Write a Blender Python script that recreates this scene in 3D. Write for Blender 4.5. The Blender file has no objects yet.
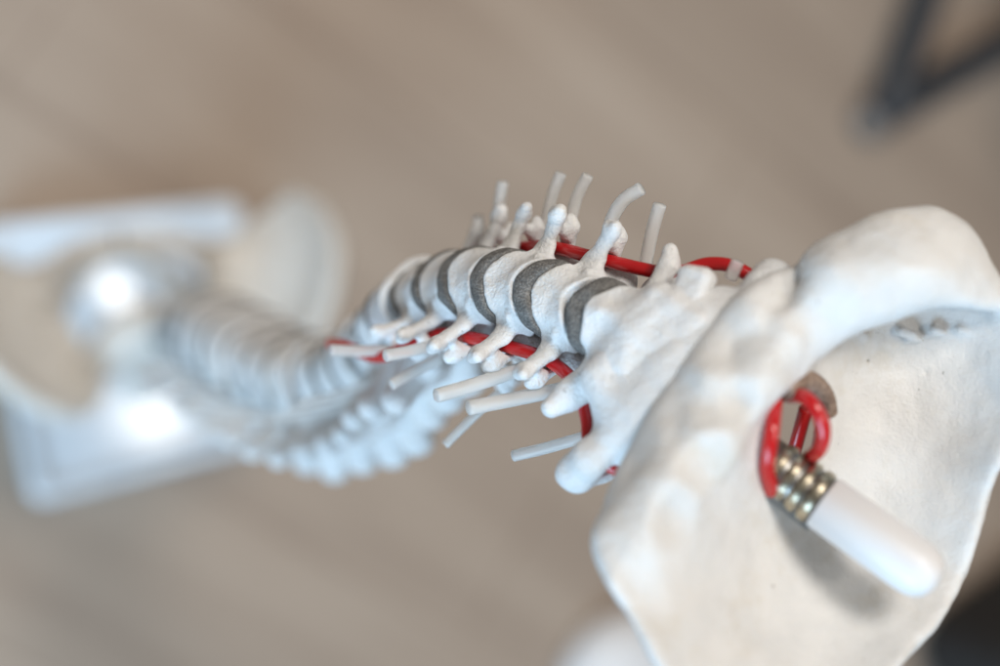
import bpy, math
import numpy as np
from mathutils import Vector, Matrix

# ------------------------------------------------------------------ camera
scene = bpy.context.scene
FPX = 50.0 / 36.0 * 1000.0                      # focal length in photo pixels
_dn = Vector((-0.42, 0.03, -0.91)).normalized() # gravity in camera axes (x right, y up, z back)
_Z = -_dn
_X = Vector((1, 0, 0)); _X = (_X - _Z * _X.dot(_Z)).normalized()
_Y = _Z.cross(_X)
CAM_H = 1.17
Rcw = Matrix((_X, _Y, _Z))                      # camera axes -> world axes
CAM_POS = Vector((0, 0, CAM_H))
cam_d = bpy.data.cameras.new('camera')
cam = bpy.data.objects.new('camera', cam_d)
scene.collection.objects.link(cam)
cam.matrix_world = Matrix.Translation(CAM_POS) @ Rcw.to_4x4()
cam_d.lens = 50; cam_d.sensor_width = 36; cam_d.clip_start = 0.02; cam_d.clip_end = 60
cam_d.dof.use_dof = True
cam_d.dof.focus_distance = 0.418
cam_d.dof.aperture_fstop = 2.8
scene.camera = cam

def P(px, py, d):
    """world point of a place that lies d metres in front of the camera"""
    c = Vector(((px - 500) / FPX * d, (333 - py) / FPX * d, -d))
    return CAM_POS + Rcw @ c
def V(x, y, z):
    """direction given along camera axes -> world"""
    return Rcw @ Vector((x, y, z))

# ------------------------------------------------------------------ world and lamps
scene.view_settings.view_transform = 'Standard'
scene.view_settings.look = 'None'
scene.view_settings.exposure = -0.05
scene.view_settings.gamma = 1.0
scene.cycles.use_denoising = True
scene.cycles.max_bounces = 8
w = bpy.data.worlds.new('World'); scene.world = w; w.use_nodes = True
w.node_tree.nodes['Background'].inputs[0].default_value = (1.0, 0.97, 0.93, 1)
w.node_tree.nodes['Background'].inputs[1].default_value = 0.20

def area(name, loc, target, size, power, col, shape='RECTANGLE', sy=None):
    l = bpy.data.lights.new(name, 'AREA'); l.energy = power; l.color = col
    l.shape = shape; l.size = size; l.size_y = sy or size
    o = bpy.data.objects.new(name, l); scene.collection.objects.link(o)
    o.location = loc
    o.rotation_euler = (Vector(target) - Vector(loc)).to_track_quat('-Z', 'Y').to_euler()
    return o
PLATE_Z = 0.036
def mirror_lamp(px, py, H, name, size, power, sy=None):
    """a ceiling lamp standing where the glossy stand base mirrors it"""
    r = (P(px, py, 1) - CAM_POS)
    t = (PLATE_Z - CAM_H) / r.z
    hit = CAM_POS + r * t
    s = (H - PLATE_Z) / -r.z
    loc = hit + Vector((r.x, r.y, -r.z)) * s
    return area(name, loc, (loc.x, loc.y, 0), size, power, (1, 0.93, 0.85), 'ELLIPSE', sy)
# window to the lower left of the picture, ceiling light overhead and to the right
area('window_light', (-1.5, -2.2, 1.65), (0, 0, 0.5), 1.8, 112, (0.49, 0.75, 1.0), sy=1.6)
area('ceiling_light', (0.20, 1.15, 3.1), (0, 0, 0.7), 0.75, 47, (1, 0.945, 0.88))
mirror_lamp(155, 412, 2.7, 'downlight', 0.17, 3.0, 0.12)
mirror_lamp(143, 297, 2.7, 'downlight', 0.21, 5.0)
mirror_lamp(86, 294, 2.7, 'downlight', 0.11, 1.3)

# ------------------------------------------------------------------ materials
def mat(name):
    m = bpy.data.materials.new(name); m.use_nodes = True
    nt = m.node_tree; b = nt.nodes['Principled BSDF']
    return m, nt, b
def nd(nt, t, **kw):
    n = nt.nodes.new(t)
    for k, v in kw.items(): setattr(n, k, v)
    return n
def ramp(nt, stops):
    r = nd(nt, 'ShaderNodeValToRGB'); e = r.color_ramp.elements
    while len(e) < len(stops): e.new(0.5)
    for q, (p, c) in zip(e, stops): q.position = p; q.color = (*c, 1)
    return r
def noise(nt, scale, detail=4, rough=0.55, coord=None, mapping=None):
    n = nd(nt, 'ShaderNodeTexNoise'); n.inputs['Scale'].default_value = scale
    n.inputs['Detail'].default_value = detail; n.inputs['Roughness'].default_value = rough
    if coord is not None: nt.links.new(coord, n.inputs['Vector'])
    return n
def bump(nt, b, hgt, strength, dist):
    bp = nd(nt, 'ShaderNodeBump'); bp.inputs['Strength'].default_value = strength
    bp.inputs['Distance'].default_value = dist
    nt.links.new(hgt, bp.inputs['Height']); nt.links.new(bp.outputs[0], b.inputs['Normal'])
    return bp

def bone_mat(name, c0, c1, rough, relief=0.6):
    m, nt, b = mat(name)
    g = nd(nt, 'ShaderNodeNewGeometry')
    n1 = noise(nt, 70, 5, 0.6, g.outputs['Position'])
    r1 = ramp(nt, [(0.3, c1), (0.62, c0)])
    nt.links.new(n1.outputs[0], r1.inputs[0])
    # small dark casting pits
    n2 = noise(nt, 420, 2, 0.5, g.outputs['Position'])
    r2 = ramp(nt, [(0.22, (0.45, 0.44, 0.42)), (0.27, (1, 1, 1))])
    nt.links.new(n2.outputs[0], r2.inputs[0])
    mx = nd(nt, 'ShaderNodeMixRGB', blend_type='MULTIPLY'); mx.inputs[0].default_value = 0.8
    nt.links.new(r1.outputs[0], mx.inputs[1]); nt.links.new(r2.outputs[0], mx.inputs[2])
    n6 = noise(nt, 38, 6, 0.7, g.outputs['Position'])
    r6 = ramp(nt, [(0.34, (0.86, 0.80, 0.70)), (0.46, (1, 1, 1))])
    nt.links.new(n6.outputs[0], r6.inputs[0])
    mx2 = nd(nt, 'ShaderNodeMixRGB', blend_type='MULTIPLY'); mx2.inputs[0].default_value = 0.5
    nt.links.new(mx.outputs[0], mx2.inputs[1]); nt.links.new(r6.outputs[0], mx2.inputs[2])
    nt.links.new(mx2.outputs[0], b.inputs['Base Color'])
    rr1 = nd(nt, 'ShaderNodeMapRange'); rr1.inputs['To Min'].default_value = rough - 0.12; rr1.inputs['To Max'].default_value = rough + 0.16
    nt.links.new(n1.outputs[0], rr1.inputs[0]); nt.links.new(rr1.outputs[0], b.inputs['Roughness'])
    b.inputs['Specular IOR Level'].default_value = 0.4
    b.inputs['Subsurface Weight'].default_value = 0.06
    b.inputs['Subsurface Radius'].default_value = (0.004, 0.003, 0.002)
    b.inputs['Subsurface Scale'].default_value = 0.5
    n3 = noise(nt, 330, 5, 0.65, g.outputs['Position'])
    n4 = noise(nt, 1100, 3, 0.6, g.outputs['Position'])
    ad = nd(nt, 'ShaderNodeMath', operation='ADD')
    nt.links.new(n3.outputs[0], ad.inputs[0]); nt.links.new(n4.outputs[0], ad.inputs[1])
    n5 = noise(nt, 150, 3, 0.5, g.outputs['Position']); ad2 = nd(nt, 'ShaderNodeMath', operation='MULTIPLY_ADD'); ad2.inputs[1].default_value = 1.6
    nt.links.new(n5.outputs[0], ad2.inputs[0]); nt.links.new(ad.outputs[0], ad2.inputs[2])
    bump(nt, b, ad2.outputs[0], relief, 0.0009)
    return m
M_BONE = bone_mat('painted_white_bone', (0.80, 0.795, 0.785), (0.71, 0.71, 0.705), 0.5)
M_SKULL = bone_mat('cream_bone_cast', (0.74, 0.73, 0.71), (0.67, 0.665, 0.65), 0.48, 0.32)
M_PELV = bone_mat('cream_pelvis_cast', (0.80, 0.77, 0.72), (0.73, 0.70, 0.65), 0.4)

m, nt, b = mat('grey_felt_disc'); M_DISC = m
g = nd(nt, 'ShaderNodeNewGeometry')
n1 = noise(nt, 1500, 3, 0.7, g.outputs['Position'])
r1 = ramp(nt, [(0.26, (0.075, 0.073, 0.07)), (0.5, (0.17, 0.163, 0.153)), (0.70, (0.34, 0.325, 0.305))])
n7 = noise(nt, 220, 4, 0.65, g.outputs['Position'])
mxd = nd(nt, 'ShaderNodeMath', operation='MULTIPLY_ADD'); mxd.inputs[1].default_value = 0.55
sbd = nd(nt, 'ShaderNodeMath', operation='SUBTRACT'); sbd.inputs[1].default_value = 0.27
nt.links.new(n7.outputs[0], mxd.inputs[0]); nt.links.new(n1.outputs[0], mxd.inputs[2])
nt.links.new(mxd.outputs[0], sbd.inputs[0]); nt.links.new(sbd.outputs[0], r1.inputs[0])
nt.links.new(r1.outputs[0], b.inputs['Base Color'])
b.inputs['Roughness'].default_value = 0.9
bump(nt, b, n1.outputs[0], 0.9, 0.0009)

m, nt, b = mat('red_rubber_tube'); M_RED = m
b.inputs['Base Color'].default_value = (0.50, 0.008, 0.010, 1)
b.inputs['Roughness'].default_value = 0.22
b.inputs['Coat Weight'].default_value = 0.3

m, nt, b = mat('milky_silicone_tube'); M_NERVE = m
g = nd(nt, 'ShaderNodeNewGeometry')
b.inputs['Base Color'].default_value = (0.93, 0.93, 0.91, 1)
b.inputs['Roughness'].default_value = 0.36
b.inputs['Transmission Weight'].default_value = 0.6
b.inputs['IOR'].default_value = 1.35
b.inputs['Subsurface Weight'].default_value = 0.6
b.inputs['Subsurface Radius'].default_value = (0.004, 0.004, 0.004)
b.inputs['Subsurface Scale'].default_value = 0.6
n1 = noise(nt, 900, 3, 0.6, g.outputs['Position']); bump(nt, b, n1.outputs[0], 0.25, 0.0006)

m, nt, b = mat('white_gloss_plastic'); M_CAP = m
b.inputs['Base Color'].default_value = (0.77, 0.755, 0.75, 1); b.inputs['Roughness'].default_value = 0.42

m, nt, b = mat('aged_brass'); M_BRASS = m
g = nd(nt, 'ShaderNodeNewGeometry'); n1 = noise(nt, 500, 4, 0.6, g.outputs['Position'])
r1 = ramp(nt, [(0.35, (0.30, 0.26, 0.19)), (0.65, (0.60, 0.53, 0.40))])
nt.links.new(n1.outputs[0], r1.inputs[0]); nt.links.new(r1.outputs[0], b.inputs['Base Color'])
b.inputs['Metallic'].default_value = 1; b.inputs['Roughness'].default_value = 0.3

m, nt, b = mat('dull_steel'); M_STEEL = m
b.inputs['Base Color'].default_value = (0.33, 0.32, 0.30, 1); b.inputs['Metallic'].default_value = 1
b.inputs['Roughness'].default_value = 0.38

m, nt, b = mat('inner_wall_brown'); M_BROWN = m  # shading of the skull opening's inner wall, held in the colour
g = nd(nt, 'ShaderNodeNewGeometry'); n1 = noise(nt, 500, 5, 0.7, g.outputs['Position'])
r1 = ramp(nt, [(0.35, (0.16, 0.10, 0.07)), (0.65, (0.42, 0.31, 0.24))])
nt.links.new(n1.outputs[0], r1.inputs[0]); nt.links.new(r1.outputs[0], b.inputs['Base Color'])
b.inputs['Roughness'].default_value = 0.9; bump(nt, b, n1.outputs[0], 1, 0.001)

m, nt, b = mat('white_lacquered_base'); M_BASE = m
b.inputs['Base Color'].default_value = (0.76, 0.81, 0.86, 1); b.inputs['Roughness'].default_value = 0.12

m, nt, b = mat('dark_grey_steel_tube'); M_DARK = m
b.inputs['Base Color'].default_value = (0.035, 0.037, 0.042, 1); b.inputs['Roughness'].default_value = 0.4
m, nt, b = mat('black_cloth'); M_BLACK = m
g = nd(nt, 'ShaderNodeNewGeometry'); n1 = noise(nt, 60, 4, 0.6, g.outputs['Position'])
r1 = ramp(nt, [(0.3, (0.008, 0.007, 0.007)), (0.7, (0.02, 0.018, 0.017))])
nt.links.new(n1.outputs[0], r1.inputs[0]); nt.links.new(r1.outputs[0], b.inputs['Base Color'])
b.inputs['Roughness'].default_value = 0.7
m, nt, b = mat('grey_glide_plastic'); M_GLIDE = m
b.inputs['Base Color'].default_value = (0.17, 0.15, 0.135, 1); b.inputs['Roughness'].default_value = 0.35

m, nt, b = mat('greige_wood_floor'); M_FLOOR = m
g = nd(nt, 'ShaderNodeNewGeometry')
mp = nd(nt, 'ShaderNodeMapping'); mp.inputs['Rotation'].default_value = (0, 0, math.radians(33))
nt.links.new(g.outputs['Position'], mp.inputs[0])
mps = nd(nt, 'ShaderNodeMapping'); mps.inputs['Scale'].default_value = (0.9, 7, 1)
nt.links.new(mp.outputs[0], mps.inputs[0])
n1 = noise(nt, 1.6, 6, 0.55, mps.outputs[0])
r1 = ramp(nt, [(0.28, (0.315, 0.233, 0.177)), (0.5, (0.395, 0.302, 0.232)), (0.74, (0.475, 0.375, 0.295))])
nt.links.new(n1.outputs[0], r1.inputs[0])
mp2 = nd(nt, 'ShaderNodeMapping'); mp2.inputs['Rotation'].default_value = (0, 0, math.radians(33))
nt.links.new(g.outputs['Position'], mp2.inputs[0])
br = nd(nt, 'ShaderNodeTexBrick'); br.inputs['Scale'].default_value = 1
br.inputs['Brick Width'].default_value = 1.2; br.inputs['Row Height'].default_value = 0.19
br.inputs['Mortar Size'].default_value = 0.0018
br.inputs['Color1'].default_value = (0.91, 0.91, 0.91, 1); br.inputs['Color2'].default_value = (1.0, 1.0, 1.0, 1)
br.inputs['Mortar'].default_value = (0.75, 0.72, 0.7, 1)
nt.links.new(mp2.outputs[0], br.inputs['Vector'])
mx = nd(nt, 'ShaderNodeMixRGB', blend_type='MULTIPLY'); mx.inputs[0].default_value = 1
nt.links.new(r1.outputs[0], mx.inputs[1]); nt.links.new(br.outputs['Color'], mx.inputs[2])
nt.links.new(mx.outputs[0], b.inputs['Base Color']); b.inputs['Roughness'].default_value = 0.55

# ------------------------------------------------------------------ mesh tools
def mesh_np(name, v, q, smooth=True):
    me = bpy.data.meshes.new(name)
    v = np.asarray(v, np.float32); q = np.asarray(q, np.int32)
    n = q.shape[1]
    me.vertices.add(len(v)); me.vertices.foreach_set('co', v.ravel())
    me.loops.add(q.size); me.loops.foreach_set('vertex_index', q.ravel())
    me.polygons.add(len(q)); me.polygons.foreach_set('loop_start', np.arange(0, q.size, n, dtype=np.int32))
    me.polygons.foreach_set('use_smooth', np.full(len(q), smooth))
    me.update(calc_edges=True); me.validate()
    return me
def obj(name, me, material, parent=None):
    o = bpy.data.objects.new(name, me); scene.collection.objects.link(o)
    if material and not me.materials: me.materials.append(material)
    if parent:
        o.parent = parent; o.matrix_parent_inverse = parent.matrix_world.inverted()
    return o
def empty(name, loc, label, cat):
    o = bpy.data.objects.new(name, None); scene.collection.objects.link(o)
    o.location = loc; o.matrix_world = Matrix.Translation(loc)
    o['label'] = label; o['category'] = cat; o.empty_display_size = 0.02
    return o
def surface_nets(F, org, h):
    """closed surface of F < 0 on a regular grid"""
    S = F < 0
    nx, ny, nz = F.shape
    c = [(i, j, k) for i in (0, 1) for j in (0, 1) for k in (0, 1)]
    sl = lambda A, i, j, k: A[i:nx - 1 + i, j:ny - 1 + j, k:nz - 1 + k]
    cnt = sum(sl(S, *o).astype(np.int8) for o in c)
    act = (cnt > 0) & (cnt < 8)
    idx = np.argwhere(act)
    vid = np.full(act.shape, -1, np.int64); vid[act] = np.arange(len(idx))
    acc = np.zeros((len(idx), 3)); num = np.zeros(len(idx))
    i, j, k = idx.T
    for a in c:
        for ax in range(3):
            if a[ax]: continue
            bb = list(a); bb[ax] = 1
            fa = F[i + a[0], j + a[1], k + a[2]]; fb = F[i + bb[0], j + bb[1], k + bb[2]]
            m_ = (fa < 0) != (fb < 0)
            t = fa[m_] / (fa[m_] - fb[m_])
            pt = np.tile(np.array(a, float), (m_.sum(), 1)); pt[:, ax] += t
            acc[m_] += pt; num[m_] += 1
    v = (idx + acc / num[:, None]) * h + np.asarray(org)
    quads = []
    for ax in range(3):
        u, w_ = (ax + 1) % 3, (ax + 2) % 3
        a = [slice(1, -1)] * 3; a[ax] = slice(0, -1)
        bq = [slice(1, -1)] * 3; bq[ax] = slice(1, None)
        s0 = S[tuple(a)]; s1 = S[tuple(bq)]
        e = np.argwhere(s0 != s1)
        if not len(e): continue
        off = np.ones(3, int); off[ax] = 0
        e2 = e + off
        flip = s0[tuple(e.T)]
        du = np.zeros(3, int); du[u] = 1; dw = np.zeros(3, int); dw[w_] = 1
        g4 = [vid[tuple((e2 - x).T)] for x in (du + dw, dw, 0 * du, du)]
        q = np.stack(g4, 1)
        q[~flip] = q[~flip][:, ::-1]
        quads.append(q)
    return v, np.concatenate(quads)
class Field:
    """signed distance field on a grid in millimetres"""
    def __init__(s, lo, hi, h):
        s.lo = np.array(lo, float); s.h = h
        n = [int((b_ - a_) / h) + 2 for a_, b_ in zip(lo, hi)]
        ax = [np.arange(k, dtype=np.float32) * h + a_ for k, a_ in zip(n, lo)]
        s.x, s.y, s.z = np.meshgrid(*ax, indexing='ij')
        s.F = np.full(s.x.shape, 1e3, np.float32)
    def smin(s, d, k):
        hh = np.clip(0.5 + 0.5 * (d - s.F) / k, 0, 1)
        s.F = d * (1 - hh) + s.F * hh - k * hh * (1 - hh)
    def cut(s, d, k=1.0):
        d = -d; hh = np.clip(0.5 - 0.5 * (d - s.F) / k, 0, 1)
        s.F = d * (1 - hh) + s.F * hh + k * hh * (1 - hh)
    def cap(s, a, b_, ra, rb=None, sq=(1, 1, 1)):
        rb = ra if rb is None else rb
        a = np.array(a, float); b_ = np.array(b_, float); ba = b_ - a; L = max((ba * ba).sum(), 1e-9)
        px, py, pz = s.x - a[0], s.y - a[1], s.z - a[2]
        t = np.clip((px * ba[0] + py * ba[1] + pz * ba[2]) / L, 0, 1)
        return np.sqrt(((px - ba[0] * t) / sq[0]) ** 2 + ((py - ba[1] * t) / sq[1]) ** 2 + ((pz - ba[2] * t) / sq[2]) ** 2) - (ra + (rb - ra) * t)
    def add(s, a, b_, ra, rb=None, k=2.5, sq=(1, 1, 1)): s.smin(s.cap(a, b_, ra, rb, sq), k)
    def box(s, c, hf, r, ang=0.0):
        ca_, sa_ = math.cos(ang), math.sin(ang); bx, bz = s.x - c[0], s.z - c[2]
        q = [np.abs(g_) - (h_ - r) for g_, h_ in zip((bx * ca_ + bz * sa_, s.y - c[1], -bx * sa_ + bz * ca_), hf)]
        return np.sqrt(sum(np.maximum(t, 0) ** 2 for t in q)) + np.minimum(np.maximum(np.maximum(q[0], q[1]), q[2]), 0) - r
    def wob(s, amp, f, ph=0.0):
        """uneven relief: smooth random noise with a cell of pi / f millimetres"""
        cell = math.pi / f; rs = np.random.RandomState(int(abs(ph) * 97 + f * 31) % 99991)
        n = s.F.shape; ax = []
        for k in range(3):
            u = np.arange(n[k]) * s.h / cell; i = u.astype(int); t = u - i; ax.append((i, (t * t * (3 - 2 * t)).astype(np.float32)))
        T = rs.uniform(-1.6, 1.6, [a_[0][-1] + 2 for a_ in ax]).astype(np.float32)
        for k in range(3):
            i, t = ax[k]; sh = [1, 1, 1]; sh[k] = -1; t = t.reshape(sh)
            T = np.take(T, i, k) * (1 - t) + np.take(T, i + 1, k) * t
        s.F += amp * T
    def mesh(s, name, scale=0.001):
        v, q = surface_nets(s.F, s.lo, s.h)
        return mesh_np(name, v * scale, q)
def smax(a, b_, k):
    hh = np.clip(0.5 - 0.5 * (b_ - a) / k, 0, 1)
    return b_ * (1 - hh) + a * hh + k * hh * (1 - hh)

def catmull(pts, n):
    p = [Vector(x) for x in pts]; p = [2 * p[0] - p[1]] + p + [2 * p[-1] - p[-2]]
    out = []
    for i in range(1, len(p) - 2):
        for k in range(n):
            t = k / n
            out.append(0.5 * ((2 * p[i]) + (p[i + 1] - p[i - 1]) * t + (2 * p[i - 1] - 5 * p[i] + 4 * p[i + 1] - p[i + 2]) * t * t
                              + (3 * p[i] - p[i - 1] - 3 * p[i + 1] + p[i + 2]) * t ** 3))
    out.append(p[-2].copy())
    return out
def tube(name, pts, r, material, parent, n=8, seg=16, hollow=0.0, r1=None):
    c = catmull(pts, n) if len(pts) > 2 else [Vector(pts[0]).lerp(Vector(pts[1]), k / n) for k in range(n + 1)]
    t0 = (c[1] - c[0]).normalized(); nrm = t0.orthogonal().normalized()
    rings = []
    prev = t0
    for i, x in enumerate(c):
        t = (c[min(i + 1, len(c) - 1)] - c[max(i - 1, 0)]).normalized()
        nrm = (prev.rotation_difference(t) @ nrm); nrm = (nrm - t * nrm.dot(t)).normalized(); prev = t
        bn = t.cross(nrm); rr = r if r1 is None else r + (r1 - r) * i / (len(c) - 1)
        rings.append((x, nrm, bn, rr, t))
    prof = []
    ch = min(0.12 * r, 0.0004)
    x, a_, bn, rr, t = rings[0]
    if hollow: prof.append((x + t * rr * 1.5, a_, bn, 0)); prof.append((x + t * rr * 1.5, a_, bn, rr * hollow)); prof.append((x, a_, bn, rr * hollow))
    else: prof.append((x, a_, bn, 0))
    prof.append((x, a_, bn, rr - ch)); prof.append((x + t * ch, a_, bn, rr))
    for q in rings[1:-1]: prof.append(q[:4])
    x, a_, bn, rr, t = rings[-1]
    prof.append((x - t * ch, a_, bn, rr)); prof.append((x, a_, bn, rr - ch))
    if hollow: prof.append((x, a_, bn, rr * hollow)); prof.append((x - t * rr * 1.5, a_, bn, rr * hollow)); prof.append((x - t * rr * 1.5, a_, bn, 0))
    else: prof.append((x, a_, bn, 0))
    v = []; f = []
    for x, a_, bn, rr in prof:
        for k in range(seg):
            an = 2 * math.pi * k / seg
            v.append(x + (a_ * math.cos(an) + bn * math.sin(an)) * max(rr, 1e-6))
    for i in range(len(prof) - 1):
        for k in range(seg):
            f.append((i * seg + k, i * seg + (k + 1) % seg, (i + 1) * seg + (k + 1) % seg, (i + 1) * seg + k))
    me = mesh_np(name, np.array([tuple(x) for x in v]), np.array(f))
    return obj(name, me, material, parent)
def lathe(name, org, axis, prof, material, parent, seg=40):
    ax = Vector(axis).normalized(); a_ = ax.orthogonal().normalized(); bn = ax.cross(a_)
    v = []; f = []
    for (h, r) in prof:
        for k in range(seg):
            an = 2 * math.pi * k / seg
            v.append(tuple(Vector(org) + ax * h + (a_ * math.cos(an) + bn * math.sin(an)) * max(r, 1e-6)))
    for i in range(len(prof) - 1):
        for k in range(seg):
            f.append((i * seg + k, i * seg + (k + 1) % seg, (i + 1) * seg + (k + 1) % seg, (i + 1) * seg + k))
    return obj(name, mesh_np(name, np.array(v), np.array(f)), material, parent)

# ------------------------------------------------------------------ floor
fl = mesh_np('floor', [(-5, -5, 0), (6, -5, 0), (6, 5, 0), (-5, 5, 0)], [(0, 1, 2, 3)], False)
o = obj('floor', fl, M_FLOOR); o['kind'] = 'structure'

# ------------------------------------------------------------------ spine: frames of the 24 vertebrae
LV = [  # photo x, y, depth of each body centre; direction of the model's left side along camera axes
 ('C1', 676, 376, .390, (.69, .72, 0.0)), ('C2', 628, 330, .398, (.58, .80, 0.0)), ('C3', 566, 303, .412, (.57, .82, 0)),
 ('C4', 520, 289, .424, (.58, .81, 0)), ('C5', 484, 283, .438, (.62, .77, 0)), ('C6', 456, 284, .454, (.66, .73, -.02)),
 ('C7', 432, 291, .472, (.70, .68, -.05)), ('T1', 413, 302, .491, (.74, .62, -.1)), ('T2', 399, 317, .511, (.78, .55, -.15)),
 ('T3', 389, 334, .532, (.82, .48, -.2)), ('T4', 378, 350, .553, (.85, .42, -.25)), ('T5', 363, 364, .574, (.87, .36, -.3)),
 ('T6', 342, 373, .595, (.89, .30, -.35)), ('T7', 318, 376, .616, (.90, .26, -.38)), ('T8', 297, 373, .637, (.91, .22, -.4)),
 ('T9', 276, 365, .659, (.91, .2, -.4)), ('T10', 256, 355, .682, (.91, .18, -.42)), ('T11', 237, 345, .707, (.91, .17, -.42)),
 ('T12', 223, 337, .734, (.91, .17, -.42)), ('L1', 212, 331, .764, (.91, .17, -.42)), ('L2', 203, 327, .796, (.91, .17, -.42)),
 ('L3', 197, 325, .829, (.91, .17, -.42)), ('L4', 191, 325, .862, (.91, .17, -.42)), ('L5', 187, 327, .893, (.91, .17, -.42)),
 ('S1', 182, 331, .922, (.91, .17, -.42))]
CEN = [P(a, b_, c) for _, a, b_, c, _ in LV]
NAME = [l[0] for l in LV]
def frame(c, up, lat):
    U = up.normalized(); L = (lat - U * lat.dot(U)).normalized(); A = U.cross(L)
    m_ = Matrix((L, A, U)).transposed().to_4x4(); m_.translation = c
    return m_                                   # columns: x = left, y = front, z = head
FR = []
for i in range(len(LV)):
    up = CEN[max(i - 1, 0)] - CEN[min(i + 1, len(LV) - 1)]
    FR.append(frame(CEN[i], up, V(*LV[i][4])))
def at(level, x, y, z):
    """point in a vertebra's own millimetres"""
    return FR[NAME.index(level)] @ Vector((x * .001, y * .001, z * .001))
def mid(i):
    lat = (FR[i].col[0].to_3d() + FR[i + 1].col[0].to_3d())
    return frame((CEN[i] + CEN[i + 1]) / 2, CEN[i] - CEN[i + 1], lat)
PITCH = [(CEN[i] - CEN[i + 1]).length * 1000 for i in range(len(CEN) - 1)]

spine = empty('spine_model', (P(143, 311, .95).x, P(143, 311, .95).y, PLATE_Z),
              'flexible white anatomical spine model with grey discs, red arteries and skull plate', 'spine model')

def body(f, hw, hd, hh, kx, ky, waist=0.13, y0=0.0):
    zz = f.z - kx * f.x ** 2 + ky * (f.y - y0) + 0.55 * np.sin(f.x * 0.42 + 1 + kx * 9)
    wsc = (1 - waist) + waist * np.clip(zz / hh, -1, 1) ** 2
    r = ((np.abs(f.x) / (hw * wsc)) ** 2.5 + (np.abs(f.y - y0) / (hd * wsc)) ** 2.5) ** 0.4
    return smax((r - 1) * min(hw, hd), np.abs(zz) - hh, 1.6)

def cervical(seed, hh, s=1.0, spin=34):
    rs = np.random.RandomState(seed); j = lambda a=1.0: rs.uniform(-a, a)
    f = Field((-31, -46, -15), (31, 14, 14), 0.55)
    f.F = body(f, 11.2 * s, 9 * s, hh, 0.034, 0.16)
    for e in (-1, 1):
        # uncinate lip
        f.add((e * 10, 3, hh * 0.7), (e * 10.5, -5, hh * 0.9 + 1), 1.8, 1.8, 2)
        # front and rear bars of the transverse process and their tubercles
        up_ = e > 0
        tx = e * (24.5 + j(.8)); ty = 4.0 + j(.8); tz = (6.0 if up_ else 1.0) + j(.6)
        f.add((e * 8, -2, 1.0), (e * 15.5, -0.6, 1.6), 3.4, 2.3, 4, sq=(1, .85, 1.4))
        f.add((e * 15.5, -0.6, 1.6), (tx, ty, tz), 2.1, 2.1, 2, sq=(1, .9, 1.35))
        f.add((tx, ty, tz), (tx + e * 1.4, ty + 1.6, tz + 1.8 + j(.5)), 2.4, 2.0, 1.3)
        f.add((tx, ty, tz), (tx + e * 1.6, ty - 0.2, tz - 1.8), 2.2, 1.9, 1.3)
        qx = e * (24.5 + j(.8)); qy = -4.5 + j(.8); qz = (4.0 if up_ else -0.5) + j(.6)
        f.add((e * 12, -11, 0.5), (qx, qy, qz), 2.9, 2.4, 2.5)
        f.add((qx, qy, qz), (qx + e * 1.6, qy + 1.0, qz - 0.6), 2.5, 2.1, 1.5)
        f.add((e * 21.5, 1.5, tz * .7), (e * 22, -5, qz * .8), 1.8, 1.8, 1.6)
        # articular pillar, pedicle, lamina
        f.add((e * 14, -13, -6), (e * 14, -13, 6), 4.6, 4.6, 2.5, sq=(1.15, 0.9, 1))
        f.add((e * 8, -6, 1), (e * 13, -12, 1), 3, 3, 2)
        f.add((e * 13, -14, 0), (e * 2, -23, -1), 3.0, 2.8, 3, sq=(1, 0.8, 1.6))
        f.add((0, -30, -3), (e * 4, -spin - 2, -6), 2.4, 2.4, 2)
    f.add((0, -22, -1), (0, -spin + 2, -4), 3.2, 2.6, 2.5, sq=(0.9, 1, 1.4))
    for e in (-1, 1):                            # hole for the artery
        f.cut(f.cap((e * 17.2, -5.0, -14), (e * 17.2, -5.0, 14), 2.8), 0.8)
    f.wob(0.20, 0.5, seed); f.wob(0.12, 1.05, seed * 1.7); f.wob(0.05, 2.2, seed)
    return f.mesh('vertebra')

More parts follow.
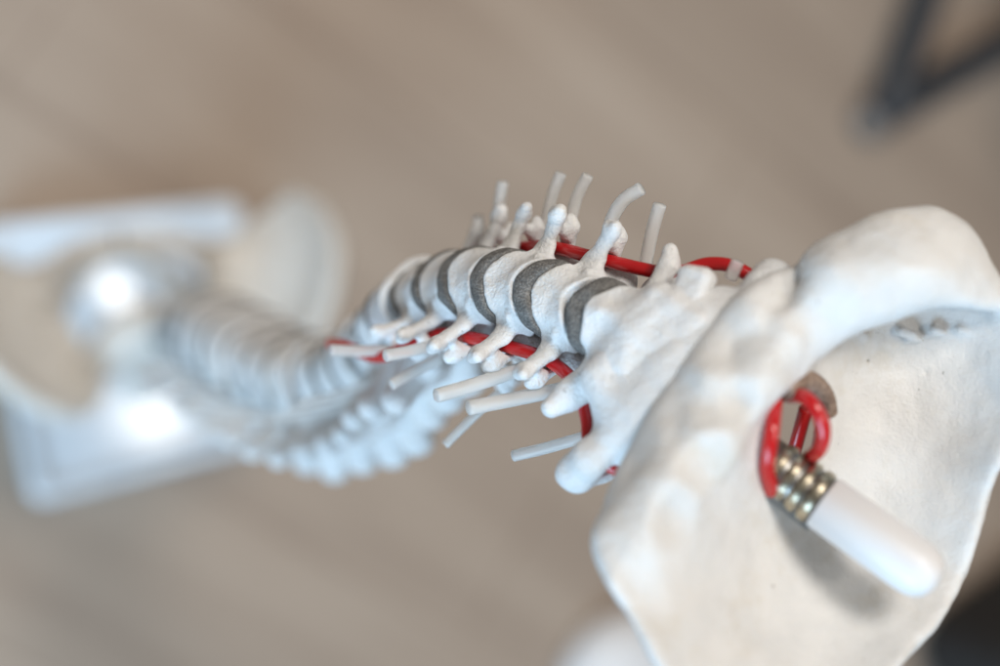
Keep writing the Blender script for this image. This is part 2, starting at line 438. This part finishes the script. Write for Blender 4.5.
def axis_vertebra():
    f = Field((-34, -48, -16), (34, 15, 36), 0.6)
    f.F = body(f, 12.0, 9.5, 8.5, 0.02, 0.20)
    f.add((0, 1, 5), (0, 2, 12), 8.0, 6, 4)      # waist below the dens
    f.smin(f.box((1, 1.6, 12), (16, 7.8, 12), 5.0), 6.0)  # broad smooth front
    f.add((0, 2, 10), (0, 1, 28), 5.2, 4.4, 3)   # dens
    f.add((0, 8, -6), (0, 7, 8), 2.2, 1.6, 4)    # ridge down the front
    for e in (-1, 1):
        f.add((e * 8, -2, 5), (e * 16, -4, 9.5), 6, 5.5, 4)
        f.add((e * 14, -4, 10), (e * 19, -4.5, 9), 5, 4.6, 3, sq=(1, 1.5, 0.8))  # upper joint facet
        f.add((e * 12, -2, -1), (e * 22, -3, -3), 3.4, 2.8, 3)
        f.add((e * 22, -3, -3), (e * 26.5, -4, -6), 2.8, 2.3, 2)
        f.add((e * 15, -8, 3), (e * 25, -7, -5), 3.2, 2.2, 3)
        if e < 0: f.add((-14, 0, 1), (-25, -1, -4), 4.6, 3.6, 5); f.add((-25, -1, -4), (-31, 0.5, -5.5), 3.6, 3.2, 3)
        f.add((e * 15, -14, -7), (e * 14, -12, 5), 4.6, 5, 3)
        f.add((e * 13, -15, 0), (e * 2, -26, -2), 3.6, 3.4, 3, sq=(1, 0.85, 1.7))
        f.add((0, -32, -4), (e * 5, -38, -8), 3.2, 3, 2)
    # squared shoulder of the upper joint on the model's left side
    f.smin(f.box((17.5, 3.0, 11.5), (8.6, 4.6, 5.4), 3.0, -0.36), 1.5)
    f.add((0, -24, -2), (0, -34, -5), 4, 3.4, 3, sq=(0.9, 1, 1.5))
    for e in (-1, 1):
        f.cut(f.cap((e * 21, -4.5, -16), (e * 20, -7, 3), 2.7), 0.8)
    f.wob(0.28, 0.4, 3); f.wob(0.12, 0.95, 5); f.wob(0.05, 2.1, 1)
    return f.mesh('vertebra')

def atlas():
    f = Field((-48, -40, -20), (48, 26, 20), 0.7)
    f.F = f.cap((0, 5, 0), (0, 5, 1), 6.0)
    f.smin(f.box((0, 1.5, -6), (21, 8.5, 14), 6.0), 5.0)
    f.add((-8, 4, 2), (8, 4, 2), 8, 8, 5)                               # filled with the dens
    for e in (-1, 1):
        f.add((0, 5, 0), (e * 14, 3, 0), 5.8, 6.5, 5)                  # front arch
        f.add((e * 17, -2, -3), (e * 19, -2, 6), 10, 10, 6)             # lateral mass
        if e > 0: f.add((18, 1, -4), (24, -1, -5), 7, 5.5, 4)
        f.add((e * 20, 2, 1), (e * 33, 2, 0), 6.0, 4.4, 4)              # transverse process, two roots
        f.add((e * 18, -11, 1), (e * 33, -10.5, 0), 4.4, 4.0, 4)
        f.add((e * 34, 2, 0), (e * 39, -4, -1), 4.8, 5.2, 4)
        f.add((e * 34, -10.5, 0), (e * 39, -4, -2), 4.4, 5.0, 3)
        f.add((e * 17, -9, 0), (e * 12, -24, -1), 4, 3.2, 3)            # rear arch
        f.add((e * 12, -24, -1), (0, -31, -1), 3.2, 3.6, 3)
    for e in (-1, 1):
        f.cut(f.cap((e * 30.5, -4.4, -16), (e * 30.5, -4.4, 16), 4.2), 0.8)
    f.wob(0.35, 0.4, 2); f.wob(0.14, 1.0, 4)
    return f.mesh('vertebra')

def thoracic(hw, hd, hh, seed):
    f = Field((-44, -74, -32), (44, 28, 22), 1.0)
    f.F = body(f, hw, hd, hh, 0.0, 0.0, 0.15)
    for e in (-1, 1):
        f.add((e * 9, -hd + 3, 3), (e * 14, -hd - 6, 3), 6.0, 6.5, 4)
        f.add((e * 14, -hd - 5, 4), (e * 29, -hd - 9, 5), 6.0, 5.4, 4)
        f.add((e * 13, -hd - 8, -8), (e * 13, -hd - 7, 10), 5.4, 4.6, 3)
        f.add((e * 12, -hd - 9, 0), (0, -hd - 14, -3), 5, 5, 4, sq=(1, 1, 2))
    f.add((0, -hd - 13, -2), (0, -hd - 19 - 1.6 * seed, -7), 7.0, 7.0, 3, sq=(1, 1, 1.5))
    f.wob(0.3, 0.4, seed)
    return f.mesh('vertebra')

def lumbar(hw, hd, hh, seed):
    f = Field((-46, -62, -24), (46, 24, 26), 1.25)
    f.F = body(f, hw, hd, hh, 0.0, 0.0, 0.14)
    for e in (-1, 1):
        f.add((e * 11, -hd + 3, 5), (e * 13, -hd - 12, 4), 5, 5, 3)
        f.add((e * 13, -hd - 8, 4), (e * 38, -hd - 12, 5), 4, 3, 3)
        f.add((e * 14, -hd - 15, -15), (e * 16, -hd - 14, 15), 5, 5, 3)
        f.add((e * 12, -hd - 14, 0), (0, -hd - 21, -4), 4, 4, 4, sq=(1, 1, 2))
    f.add((0, -hd - 18, -4), (0, -hd - 34, -7), 4, 4.4, 3, sq=(0.9, 1, 2.2))
    f.wob(0.4, 0.3, seed)
    return f.mesh('vertebra')

def disc_mesh(hw, hd, hh, kx, ky, vox):
    f = Field((-hw - 3, -hd - 3, -hh - 5), (hw + 3, hd + 3, hh + 8), vox)
    f.F = body(f, hw, hd, hh, kx, ky, -0.03)
    f.wob(0.26, 0.8, hw)
    return f.mesh('intervertebral_disc')

th_cache = {}
for i, nme in enumerate(NAME[:-1]):
    gap = PITCH[i]
    if nme == 'C1': me = atlas()
    elif nme == 'C2': me = axis_vertebra()
    elif nme[0] == 'C':
        k = int(nme[1]); me = cervical(k * 3, {3: 6.3, 4: 6.3, 5: 6.4, 6: 6.9, 7: 7.7}[k], 1 + 0.025 * (k - 3), {3: 33, 4: 33, 5: 34, 6: 37, 7: 44}[k])
    elif nme[0] == 'T':
        k = int(nme[1:])
        key = (k - 1) // 3
        if key not in th_cache: th_cache[key] = thoracic(15.5 + key * 3.0, 13 + key * 2.8, 9.4 + key * 0.75, key + 1)
        me = th_cache[key]
    else:
        if 'L' not in th_cache: th_cache['L'] = lumbar(20.5, 16, 14.0, 2)
        me = th_cache['L']
    vo = obj('vertebra', me, M_BONE, spine); vo.matrix_world = FR[i]
    if i >= 1:
        key = 'd' + (nme if nme[0] == 'C' else (nme[0] + str((int(nme[1:]) - 1) // 3)))
        if key not in th_cache:
            if nme == 'C2': me = disc_mesh(11.6, 9.2, 3.6, .026, .17, .55)
            elif nme[0] == 'C': s = 1 + 0.025 * (int(nme[1]) - 3); me = disc_mesh(11.5 * s, 9.25 * s, 3.5, .034, .16, .55)
            elif nme[0] == 'T': kk = (int(nme[1:]) - 1) // 3; me = disc_mesh(14.9 + kk * 3.0, 12.4 + kk * 2.8, 2.9, 0, 0, 1.0)
            else: me = disc_mesh(19.9, 15.4, 4.2, 0, 0, 1.2)
            th_cache[key] = me
        do = obj('intervertebral_disc', th_cache[key], M_DISC, spine); do.matrix_world = mid(i)

# ------------------------------------------------------------------ arteries and nerve tubes
RT = 0.0021
rightA = [P(330, 343, .50), P(345, 346, .485), P(378, 357, .468), P(410, 345, .455)] + \
    [at(c, -17.2, -5.0, 0) for c in ('C6', 'C5', 'C4', 'C3')] + [at('C2', -21.5, -4, -5), at('C2', -27.5, -3.5, 4), at('C1', -30.5, -4.8, -5), at('C1', -30.5, -4.8, 5),
     at('C1', -24, -14, 9), at('C1', -13, -16, 11), P(763, 494, .386), P(767, 465, .374), P(772, 430, .371), P(775, 400, .378)]
tube('artery', rightA, RT, M_RED, spine, 8, 14)
leftA = [at('T1', 17, -2, -4), at('C7', 18, -2, 0)] + [at(c, 17.2, -5.0, 1) for c in ('C6', 'C5', 'C4', 'C3')] + \
    [P(668, 273, .409), P(708, 264, .405), P(736, 268, .402), P(764, 288, .400), at('C1', 30.5, -4.8, -3), at('C1', 30.5, -4.8, 5), at('C1', 24, -14, 9), at('C1', 12, -15, 10),
     P(785, 395, .385), P(806, 398, .374), P(822, 422, .372), P(820, 448, .377), P(802, 463, .388)]
tube('artery', leftA, RT, M_RED, spine, 8, 14)
tube('artery', [P(806, 408, .398), P(800, 430, .402), P(793, 455, .406)], RT, M_RED, spine)

def nerve(pts, r=0.0019): return tube('nerve_root', pts, r, M_NERVE, spine, 8, 14, hollow=0.0)
nerve([P(478, 216, .475), P(479, 236, .478), P(470, 262, .482)])
nerve([P(503, 182, .46), P(498, 212, .464), P(492, 250, .468)])
nerve([P(561, 173, .444), P(551, 200, .447), P(543, 240, .451)])
nerve([P(588, 175, .435), P(576, 200, .438), P(567, 240, .442)])
nerve([P(642, 188, .414), P(622, 202, .417), P(609, 228, .421), P(606, 268, .425)], .0021)
nerve([P(660, 204, .416), P(652, 232, .419), P(644, 272, .423)], .0021)
nerve([P(738, 261, .395), P(730, 279, .397)], .0019)
nerve([P(330, 350, .46), P(365, 351, .465), P(405, 349, .47)])
nerve([P(385, 356, .434), P(415, 350, .440), P(446, 342, .446)])
nerve([P(391, 385, .448), P(415, 371, .452), P(440, 358, .456)])
nerve([P(436, 396, .412), P(480, 383, .420), P(530, 366, .428)], .0022)
nerve([P(468, 408, .407), P(515, 399, .414), P(568, 388, .421)], .0022)
nerve([P(445, 445, .445), P(470, 420, .445), P(500, 392, .445)], .0015)
nerve([P(513, 456, .430), P(550, 447, .425), P(625, 425, .412)], .0018)
for i in range(8, 18):                            # soft tubes of the chest part, both sides
    if NAME[i][0] != 'T': continue
    for e in (-1, 1):
        nerve([FR[i] @ Vector((e * .012, -.012, -.011)), FR[i] @ Vector((e * .024, -.012, -.014)), FR[i] @ Vector((e * .044, -.004, -.022))], .0012)

# ------------------------------------------------------------------ skull plate (occipital bone)
def poly_sd(poly, X, Y):
    poly = np.array(poly, float); d = np.full(X.shape, 1e9); ins = np.zeros(X.shape, bool)
    n = len(poly)
    for i in range(n):
        a, c = poly[i], poly[(i + 1) % n]; e = c - a
        wx, wy = X - a[0], Y - a[1]
        t = np.clip((wx * e[0] + wy * e[1]) / (e @ e), 0, 1)
        d = np.minimum(d, (wx - e[0] * t) ** 2 + (wy - e[1] * t) ** 2)
        cond = ((a[1] <= Y) & (c[1] > Y)) | ((c[1] <= Y) & (a[1] > Y))
        with np.errstate(divide='ignore', invalid='ignore'):
            xi = a[0] + (Y - a[1]) * e[0] / (e[1] if e[1] else 1e-9)
        ins ^= cond & (X < xi)
    d = np.sqrt(d); d[ins] *= -1
    return d
def smooth_poly(p, n=5):
    p = np.array(p, float); N = len(p); out = []
    for i in range(N):
        a, b_, c, d = p[i - 1], p[i], p[(i + 1) % N], p[(i + 2) % N]
        for k in range(n):
            t = k / n
            out.append(0.5 * (2 * b_ + (c - a) * t + (2 * a - 5 * b_ + 4 * c - d) * t * t + (3 * b_ - a - 3 * c + d) * t ** 3))
    return out
def rbf(pts, X, Y, lam=6.0):
    p = np.array(pts, float); q = p[:, :2] / 100; z = p[:, 2]; n = len(p)
    ph = lambda r2: np.where(r2 > 1e-12, 0.5 * r2 * np.log(np.maximum(r2, 1e-12)), 0)
    K = ph(((q[:, None] - q[None]) ** 2).sum(-1)) + np.eye(n) * lam * 0.001
    Pm = np.c_[np.ones(n), q]
    A = np.block([[K, Pm], [Pm.T, np.zeros((3, 3))]])
    s = np.linalg.solve(A, np.r_[z, np.zeros(3)])
    x, y = X / 100, Y / 100
    out = s[n] + s[n + 1] * x + s[n + 2] * y
    for k in range(n): out = out + s[k] * ph((x - q[k, 0]) ** 2 + (y - q[k, 1]) ** 2)
    return out
# plan outlines and depths (mm), drawn in the plane across the line of sight at the plate
OUT = smooth_poly([(599, 535), (606, 494), (632, 442), (673, 374), (717, 314), (772, 272), (850, 270), (960, 285), (1050, 300), (1075, 380), (1035, 430),
                   (1000, 472), (962, 588), (905, 662), (830, 735), (740, 750), (668, 682), (630, 624), (604, 580)])
HB = [(870, 350, 402), (900, 420, 406), (950, 400, 403), (1000, 400, 394), (1040, 390, 384), (1000, 320, 396), (940, 540, 397), (960, 590, 389),
      (1000, 470, 389), (905, 660, 376), (850, 590, 395), (800, 565, 392), (770, 530, 386), (735, 550, 373), (690, 560, 361), (640, 540, 353),
      (620, 600, 349), (660, 660, 348), (760, 640, 370), (830, 720, 364), (835, 330, 393), (775, 335, 378), (725, 405, 366), (738, 450, 367),
      (690, 470, 362), (645, 505, 357), (606, 505, 364), (633, 446, 371), (676, 378, 374.5), (720, 318, 377.5), (776, 278, 380), (662, 435, 365), (706, 370, 368), (756, 320, 372), (800, 330, 378), (815, 360, 385), (690, 425, 367), (740, 358, 373), (850, 450, 403), (842, 385, 398), (610, 540, 357), (740, 740, 350), (1070, 340, 380)]
LUMP = smooth_poly([(742, 352), (765, 322), (798, 285), (806, 252), (845, 231), (880, 213), (930, 207), (968, 224), (992, 262), (1014, 300), (1000, 312), (945, 306),
                    (890, 320), (848, 338), (818, 362), (785, 388)])
HL = [(742, 360, 371), (800, 290, 373), (806, 252, 379), (845, 231, 378), (880, 213, 378), (930, 207, 380), (968, 224, 381), (992, 262, 383), (1012, 300, 388),
      (900, 265, 368), (850, 290, 368), (950, 270, 371), (945, 306, 374), (890, 320, 372), (815, 362, 376), (830, 262, 371)]
RIDGE_PTS = [(615, 535, 356), (665, 490, 358), (712, 438, 362), (748, 388, 366), (785, 342, 369)]
H = 0.85
f = Field((20, -116, 336), (165, 40, 420), H)    # x right, y up, z = depth
PXg = 500 + FPX * f.x / f.z; PYg = 333 - FPX * f.y / f.z
gx = np.arange(560, 1200, 4.0); gy = np.arange(120, 860, 4.0)
GX, GY = np.meshgrid(gx, gy, indexing='ij')
def look(T):
    u = np.clip((PXg - gx[0]) / 4, 0, len(gx) - 1.001); v_ = np.clip((PYg - gy[0]) / 4, 0, len(gy) - 1.001)
    i0 = u.astype(int); j0 = v_.astype(int); fu = (u - i0).astype(np.float32); fv = (v_ - j0).astype(np.float32)
    T = T.astype(np.float32)
    return T[i0, j0] * (1 - fu) * (1 - fv) + T[i0 + 1, j0] * fu * (1 - fv) + T[i0, j0 + 1] * (1 - fu) * fv + T[i0 + 1, j0 + 1] * fu * fv
PXMM = 0.275
hb = look(rbf(HB, GX, GY)) ; sb = look(poly_sd(OUT, GX, GY)) * PXMM
hb = hb + 0.5 * np.sin(PXg * .045 + 1.2 * np.sin(PYg * .03)) * np.sin(PYg * .05 + .7) * 0.8
th = 2.9 + 1.8 * np.exp(-np.abs(sb) / 5)
f.F = smax(np.abs(f.z - (hb + th)) - th, sb, 3.5).astype(np.float32)
hl = look(rbf(HL, GX, GY)); sl_ = look(poly_sd(LUMP, GX, GY)) * PXMM
lump = smax(np.abs(f.z - (hl + 6.5)) - 6.5, sl_, 5.0)
f.smin(lump.astype(np.float32), 4.0)
def C(px, py, d): return ((px - 500) / FPX * d, (333 - py) / FPX * d, d)
for a, c in zip(RIDGE_PTS[:-1], RIDGE_PTS[1:]): f.add(C(a[0], a[1], a[2] + 5), C(c[0], c[1], c[2] + 5), 4.2, 4.2, 9)
# small rough nodules under the thick margin, groove and pits
for (px, py, d, r) in [(838, 345, 401, 2.2), (856, 333, 400, 1.6), (902, 331, 402, 2.0), (912, 338, 403, 1.4), (935, 330, 402, 1.8), (882, 344, 404, 1.0), (960, 330, 402, 1.5)]:
    f.add(C(px, py, d), C(px + 10, py + 3, d), r, r * 0.7, 2.0)
for (px, py, d, r) in [(868, 361, 402.4, 0.7), (925, 372, 404.8, 0.5), (850, 372, 401.8, 0.5)]:
    f.cut(f.cap(C(px, py, d - 1), C(px, py, d + 1.2), r), 0.4)
for (px, py, d, r, dp) in [(712, 398, 364, 7, 1.3), (742, 402, 365, 5, 1.1), (716, 468, 361, 9, 1.6), (655, 590, 352, 9, 1.4), (690, 520, 359, 8, 1.2)]:
    q_ = C(px, py, d + dp - r); f.cut(f.cap(q_, q_, r), 4.0)
# condyles under the plate, beside the big opening
f.add(C(668, 470, 372), C(700, 440, 380), 7, 6, 6); f.add(C(770, 330, 384), C(790, 345, 392), 6, 6, 6)
# foramen magnum
ho = np.array(C(794, 438, 384)); hd_ = np.array((-0.30, 0.02, 0.95))
px_, py_, pz_ = f.x - ho[0], f.y - ho[1], f.z - ho[2]
t_ = px_ * hd_[0] + py_ * hd_[1] + pz_ * hd_[2]
ex, ey = px_ - t_ * hd_[0], py_ - t_ * hd_[1]
ca, sa = math.cos(math.radians(72)), math.sin(math.radians(72))
rr_ = np.sqrt(((ex * ca + ey * sa) / 17.0) ** 2 + ((-ex * sa + ey * ca) / 11.0) ** 2)
f.cut(((rr_ - 1) * 11.5).astype(np.float32), 2.0)
f.wob(0.45, 0.22, 1.0); f.wob(0.22, 0.5, 3.0); f.wob(0.10, 1.2, 2.0)
vv, qq = surface_nets(f.F, f.lo, f.h)
vv = vv * 0.001; vv[:, 2] *= -1
qq = qq[:, ::-1]
Rn = np.array(Rcw)
vv = vv @ Rn.T + np.array(CAM_POS)
sk = obj('skull_plate', mesh_np('skull_plate', vv, qq), M_SKULL, spine)
sk['label'] = 'cream bowl shaped skull base plate with round opening'

# rod end standing in the opening
b0 = P(773, 466, .387); b1 = P(938, 584, .370); ax = (b1 - b0).normalized(); Lr = (b1 - b0).length
rod = lathe('rod_cap', b0, ax, [(.0165, 0), (.0165, .0074), (.0170, .0079), (Lr - .0080, .0078), (Lr - .0055, .0075), (Lr - .0032, .0066), (Lr - .0014, .0052), (Lr - .0004, .0034), (Lr, .0014), (Lr + .0001, 0)], M_CAP, spine)
fer = lathe('metal_ferrule', b0, ax, [(-.012, 0), (-.012, .0072), (.0166, .0072), (.0166, 0)], M_STEEL, spine)
for k in range(4):
    h0 = 0.0005 + k * .0041
    lathe('ferrule_ring', b0, ax, [(h0, .0056), (h0, .0077), (h0 + .0002, .0080), (h0 + .0014, .0081), (h0 + .0026, .0080), (h0 + .0029, .0077), (h0 + .0029, .0056)], M_BRASS, fer, 56).data.polygons.foreach_set('use_smooth', [False] * (56 * 6))
tube('flexible_rod', [b0 - ax * .008, at('C1', 0, -13, 8), at('C2', 0, -15, 0), at('C3', 0, -15, 0), at('C4', 0, -15, 0), at('C5', 0, -15, 0), at('C6', 0, -15, 0), at('C7', 0, -15, 0)], .0045, M_STEEL, spine, 8, 14)
# brown shading of the opening's cut inner wall, put in as a coloured strip
tube('rim_shading', [P(782, 390, .377), P(798, 380, .382), P(814, 383, .387), P(826, 397, .392), P(830, 414, .396)], .0034, M_BROWN, spine, 8, 14, r1=.0022)
# bare metal tab beside the ferrule
tq = [P(756, 490, .381), P(770, 470, .381), P(818, 519, .383), P(806, 530, .384)]
nn = (tq[1] - tq[0]).cross(tq[2] - tq[0]).normalized() * .0008
obj('metal_tab', mesh_np('metal_tab', [tuple(p + k * nn) for k in (-1, 1) for p in tq], [(0, 1, 2, 3), (7, 6, 5, 4), (0, 4, 5, 1), (1, 5, 6, 2), (2, 6, 7, 3), (3, 7, 4, 0)], False), M_STEEL, fer)

# ------------------------------------------------------------------ pelvis
pf = FR[-1].copy()
pc = P(155, 328, .93)
Lx = V(.91, .17, -.42).normalized(); Uz = Vector((0, 0, 1)); Lx = (Lx - Uz * Lx.dot(Uz)).normalized(); Ay = Uz.cross(Lx)
PM = Matrix((Lx, Ay, Uz)).transposed().to_4x4(); PM.translation = pc
def hip(e):
    # iliac wing lofted between the crest and the brim, then thickened
    crest = catmull([(42, -38, -10), (58, -48, 14), (84, -36, 30), (112, -4, 36), (128, 36, 28), (126, 66, 8), (116, 78, -14)], 6)
    brim = catmull([(46, -26, -38), (52, -10, -44), (58, 6, -46), (63, 22, -48), (68, 36, -50), (76, 48, -50), (84, 56, -48)], 6)
    n = len(crest); mN = 10; v = []; fq = []
    for side in (0, 1):
        for i in range(n):
            for j in range(mN + 1):
                t = j / mN
                p = Vector(crest[i]).lerp(Vector(brim[i]), t)
                bul = math.sin(t * math.pi) * 13 * math.sin(i / (n - 1) * math.pi)
                th_ = 3.2 + 3.5 * (1 - t) ** 6 + 3 * t ** 3
                nv = Vector((0.75, -0.35, -0.5)).normalized()
                p = p + nv * (bul + (th_ if side else -th_))
                v.append((p.x * e, p.y, p.z))
    B = n * (mN + 1); idn = lambda s_, i, j: s_ * B + i * (mN + 1) + j
    for i in range(n - 1):
        for j in range(mN):
            fq.append((idn(0, i, j), idn(0, i, j + 1), idn(0, i + 1, j + 1), idn(0, i + 1, j)))
            fq.append((idn(1, i, j), idn(1, i + 1, j), idn(1, i + 1, j + 1), idn(1, i, j + 1)))
    for i in range(n - 1):
        fq.append((idn(0, i, 0), idn(0, i + 1, 0), idn(1, i + 1, 0), idn(1, i, 0)))
        fq.append((idn(0, i, mN), idn(1, i, mN), idn(1, i + 1, mN), idn(0, i + 1, mN)))
    for j in range(mN):
        fq.append((idn(0, 0, j), idn(1, 0, j), idn(1, 0, j + 1), idn(0, 0, j + 1)))
        fq.append((idn(0, n - 1, j), idn(0, n - 1, j + 1), idn(1, n - 1, j + 1), idn(1, n - 1, j)))
    if e < 0: fq = [q[::-1] for q in fq]
    me = mesh_np('wing', np.array(v) * .001, np.array(fq))
    # lower ring: socket, pubic and sitting branches
    f = Field((-2, -50, -150), (110, 92, -20), 2.0)
    f.F = f.cap((70, 32, -52), (74, 30, -66), 21, 23)
    f.add((70, 38, -60), (34, 56, -82), 10, 7, 10); f.add((34, 56, -82), (6, 60, -90), 7.5, 9, 5)
    f.add((6, 59, -88), (7, 54, -104), 8, 7, 5); f.add((8, 54, -104), (44, 26, -128), 6, 8, 5)
    f.add((66, 16, -74), (52, 8, -124), 14, 12, 8); f.add((52, 8, -124), (44, 28, -130), 12, 8, 6)
    f.add((58, 10, -50), (44, -28, -34), 10, 10, 8)
    f.cut(f.cap((92, 30, -70), (104, 28, -74), 17), 3)
    v2, q2 = surface_nets(f.F, f.lo, f.h); v2 = v2 * .001
    if e < 0: v2[:, 0] *= -1; q2 = q2[:, ::-1]
    return me, mesh_np('ring', v2, q2)
for e in (-1, 1):
    mw, mr = hip(e)
    ow = obj('hip_bone', mw, M_PELV, spine); ow.matrix_world = PM
    orr = obj('pelvic_ring', mr, M_PELV, ow); orr.matrix_parent_inverse = Matrix.Identity(4)
f = Field((-62, -90, -130), (62, 24, 22), 2.0)
f.F = f.cap((0, 0, 0), (0, -14, -28), 24, 20, (1.3, .8, .7))
f.add((0, -12, -20), (0, -46, -70), 22, 15, 12, (1.3, .7, 1)); f.add((0, -46, -70), (0, -42, -108), 13, 6, 8, (1.2, .7, 1))
for e in (-1, 1): f.add((e * 24, -8, -8), (e * 44, -24, -26), 17, 13, 10, (1, .9, 1))
f.wob(0.8, .2, 1)
so = obj('sacrum', f.mesh('sacrum'), M_PELV, spine); so.matrix_world = PM
f = Field((-8, -16, -20), (8, 16, 20), 1.0); f.F = f.cap((0, 3, 8), (0, -3, -8), 8, 7, (.55, 1, 1))
so = obj('pubic_disc', f.mesh('pubic_disc'), M_DISC, spine); so.matrix_world = PM @ Matrix.Translation((0, .058, -.096))

# ------------------------------------------------------------------ display stand
def floorpt(px, py, z):
    r = P(px, py, 1) - CAM_POS
    return CAM_POS + r * ((z - CAM_H) / r.z)
cA, cB, cC, cD = [floorpt(*q, PLATE_Z) for q in ((32, 506), (268, 442), (240, 198), (-22, 224))]
ctr = (cA + cB + cC + cD) / 4
stand = empty('display_stand', (ctr.x, ctr.y, 0), 'glossy white square stand base on floor under the pelvis', 'stand')
import bmesh
bm = bmesh.new()
def rr(points, r, z, inset):
    out = []
    n = len(points)
    for i in range(n):
        p = points[i]; a = (points[i - 1] - p); c = (points[(i + 1) % n] - p); a.z = c.z = 0
        p = p + (a.normalized() + c.normalized()) * inset
        a.normalize(); c.normalize()
        s, e_ = p + a * r, p + c * r
        for k in range(7):
            t = k / 6; q = s * (1 - t) ** 2 + p * 2 * t * (1 - t) + e_ * t * t
            out.append(Vector((q.x, q.y, z)))
    return out
loops = [rr([cA, cB, cC, cD], .016, z, ins) for z, ins in ((0.0, .004), (.004, 0), (PLATE_Z + .002, 0), (PLATE_Z + .005, .003), (PLATE_Z + .005, .009), (PLATE_Z + .002, .013), (PLATE_Z, .017))]
vl = [[bm.verts.new(p) for p in l] for l in loops]
for a, c in zip(vl[:-1], vl[1:]):
    for k in range(len(a)):
        bm.faces.new((a[k], a[(k + 1) % len(a)], c[(k + 1) % len(a)], c[k]))
bm.faces.new(vl[-1]); bm.faces.new(vl[0][::-1])
bmesh.ops.recalc_face_normals(bm, faces=bm.faces)
me = bpy.data.meshes.new('base_tray'); bm.to_mesh(me); bm.free()
obj('base_tray', me, M_BASE, stand)
fo = PM @ Vector((0, -.02, -.05))
lathe('pole', (fo.x, fo.y, PLATE_Z - .002), (0, 0, 1), [(0, 0), (0, .02), (.006, .02), (.008, .007), (fo.z - PLATE_Z, .007), (fo.z - PLATE_Z, 0)], M_STEEL, stand, 20)

# ------------------------------------------------------------------ things on the floor around
ch_c = floorpt(884, 118, 0)
chair = empty('chair', (ch_c.x, ch_c.y, 0), 'dark grey tubular chair legs on floor, top right corner', 'chair')
z0 = .03
j = floorpt(886, 112, z0)
tube('sled_bar', [j, floorpt(938, -40, z0), floorpt(960, -160, z0)], .019, M_DARK, chair, 6, 16)
tube('sled_bar', [j, floorpt(1010, 42, z0), floorpt(1120, -15, z0)], .019, M_DARK, chair, 6, 16)
g0 = floorpt(866, 120, 0)
lathe('foot_glide', (g0.x, g0.y, 0.0), (0, 0, 1), [(0, 0), (0, .020), (.014, .023), (.022, .018), (.024, 0)], M_GLIDE, chair, 24)
up = floorpt(960, -160, z0); tube('leg', [up, up + Vector((.0, 0.02, .42))], .014, M_DARK, chair)
up = floorpt(1120, -15, z0); tube('leg', [up, up + Vector((.0, 0.02, .42))], .014, M_DARK, chair)
sc_ = floorpt(1010, 40, 0) + Vector((.06, .16, 0))  # seat stays out of view, placed so its shadow darkens the floor
f = Field((-230, -220, -30), (230, 220, 30), 10.0)
f.F = smax(smax(np.abs(f.x) - 200, np.abs(f.y) - 190, 60), np.abs(f.z) - 16, 10)
so = obj('shade_seat', f.mesh('shade_seat'), M_BLACK, chair); so.matrix_world = Matrix.Translation((sc_.x, sc_.y, .45))

bgp = floorpt(1012, 625, 0)
f = Field((-170, -130, -4), (170, 130, 190), 5.0)
f.F = smax(smax(np.abs(f.x) - 140 + f.z * .15, np.abs(f.y) - 95 + f.z * .25, 50), np.abs(f.z - 85) - 84, 40); f.wob(3, .035, 1)
bag = empty('bag', (bgp.x, bgp.y, 0), 'black soft bag on floor, partly hidden behind skull plate', 'bag')
so = obj('bag_body', f.mesh('bag_body'), M_BLACK, bag); so.matrix_world = Matrix.Translation((bgp.x, bgp.y, .003)) @ Matrix.Rotation(.5, 4, 'Z')
for e in (-1, 1):
    m_ = Matrix.Translation((bgp.x, bgp.y, .0)) @ Matrix.Rotation(.5, 4, 'Z')
    tube('handle', [m_ @ Vector(q) for q in ((-.07, e * .04, .155), (-.055, e * .05, .21), (0, e * .055, .235), (.055, e * .05, .21), (.07, e * .04, .155))], .007, M_BLACK, bag, 6, 10)

wp = floorpt(622, 684, 0)
pot = lathe('domed_container', (wp.x, wp.y, 0), (0, 0, 1), [(0, 0), (0, .068), (.003, .074), (.02, .077), (.032, .072), (.042, .056), (.048, .03), (.050, .012), (.0505, 0)], M_CAP, None)
pot['label'] = 'round low white domed container on floor below skull plate'; pot['category'] = 'container'
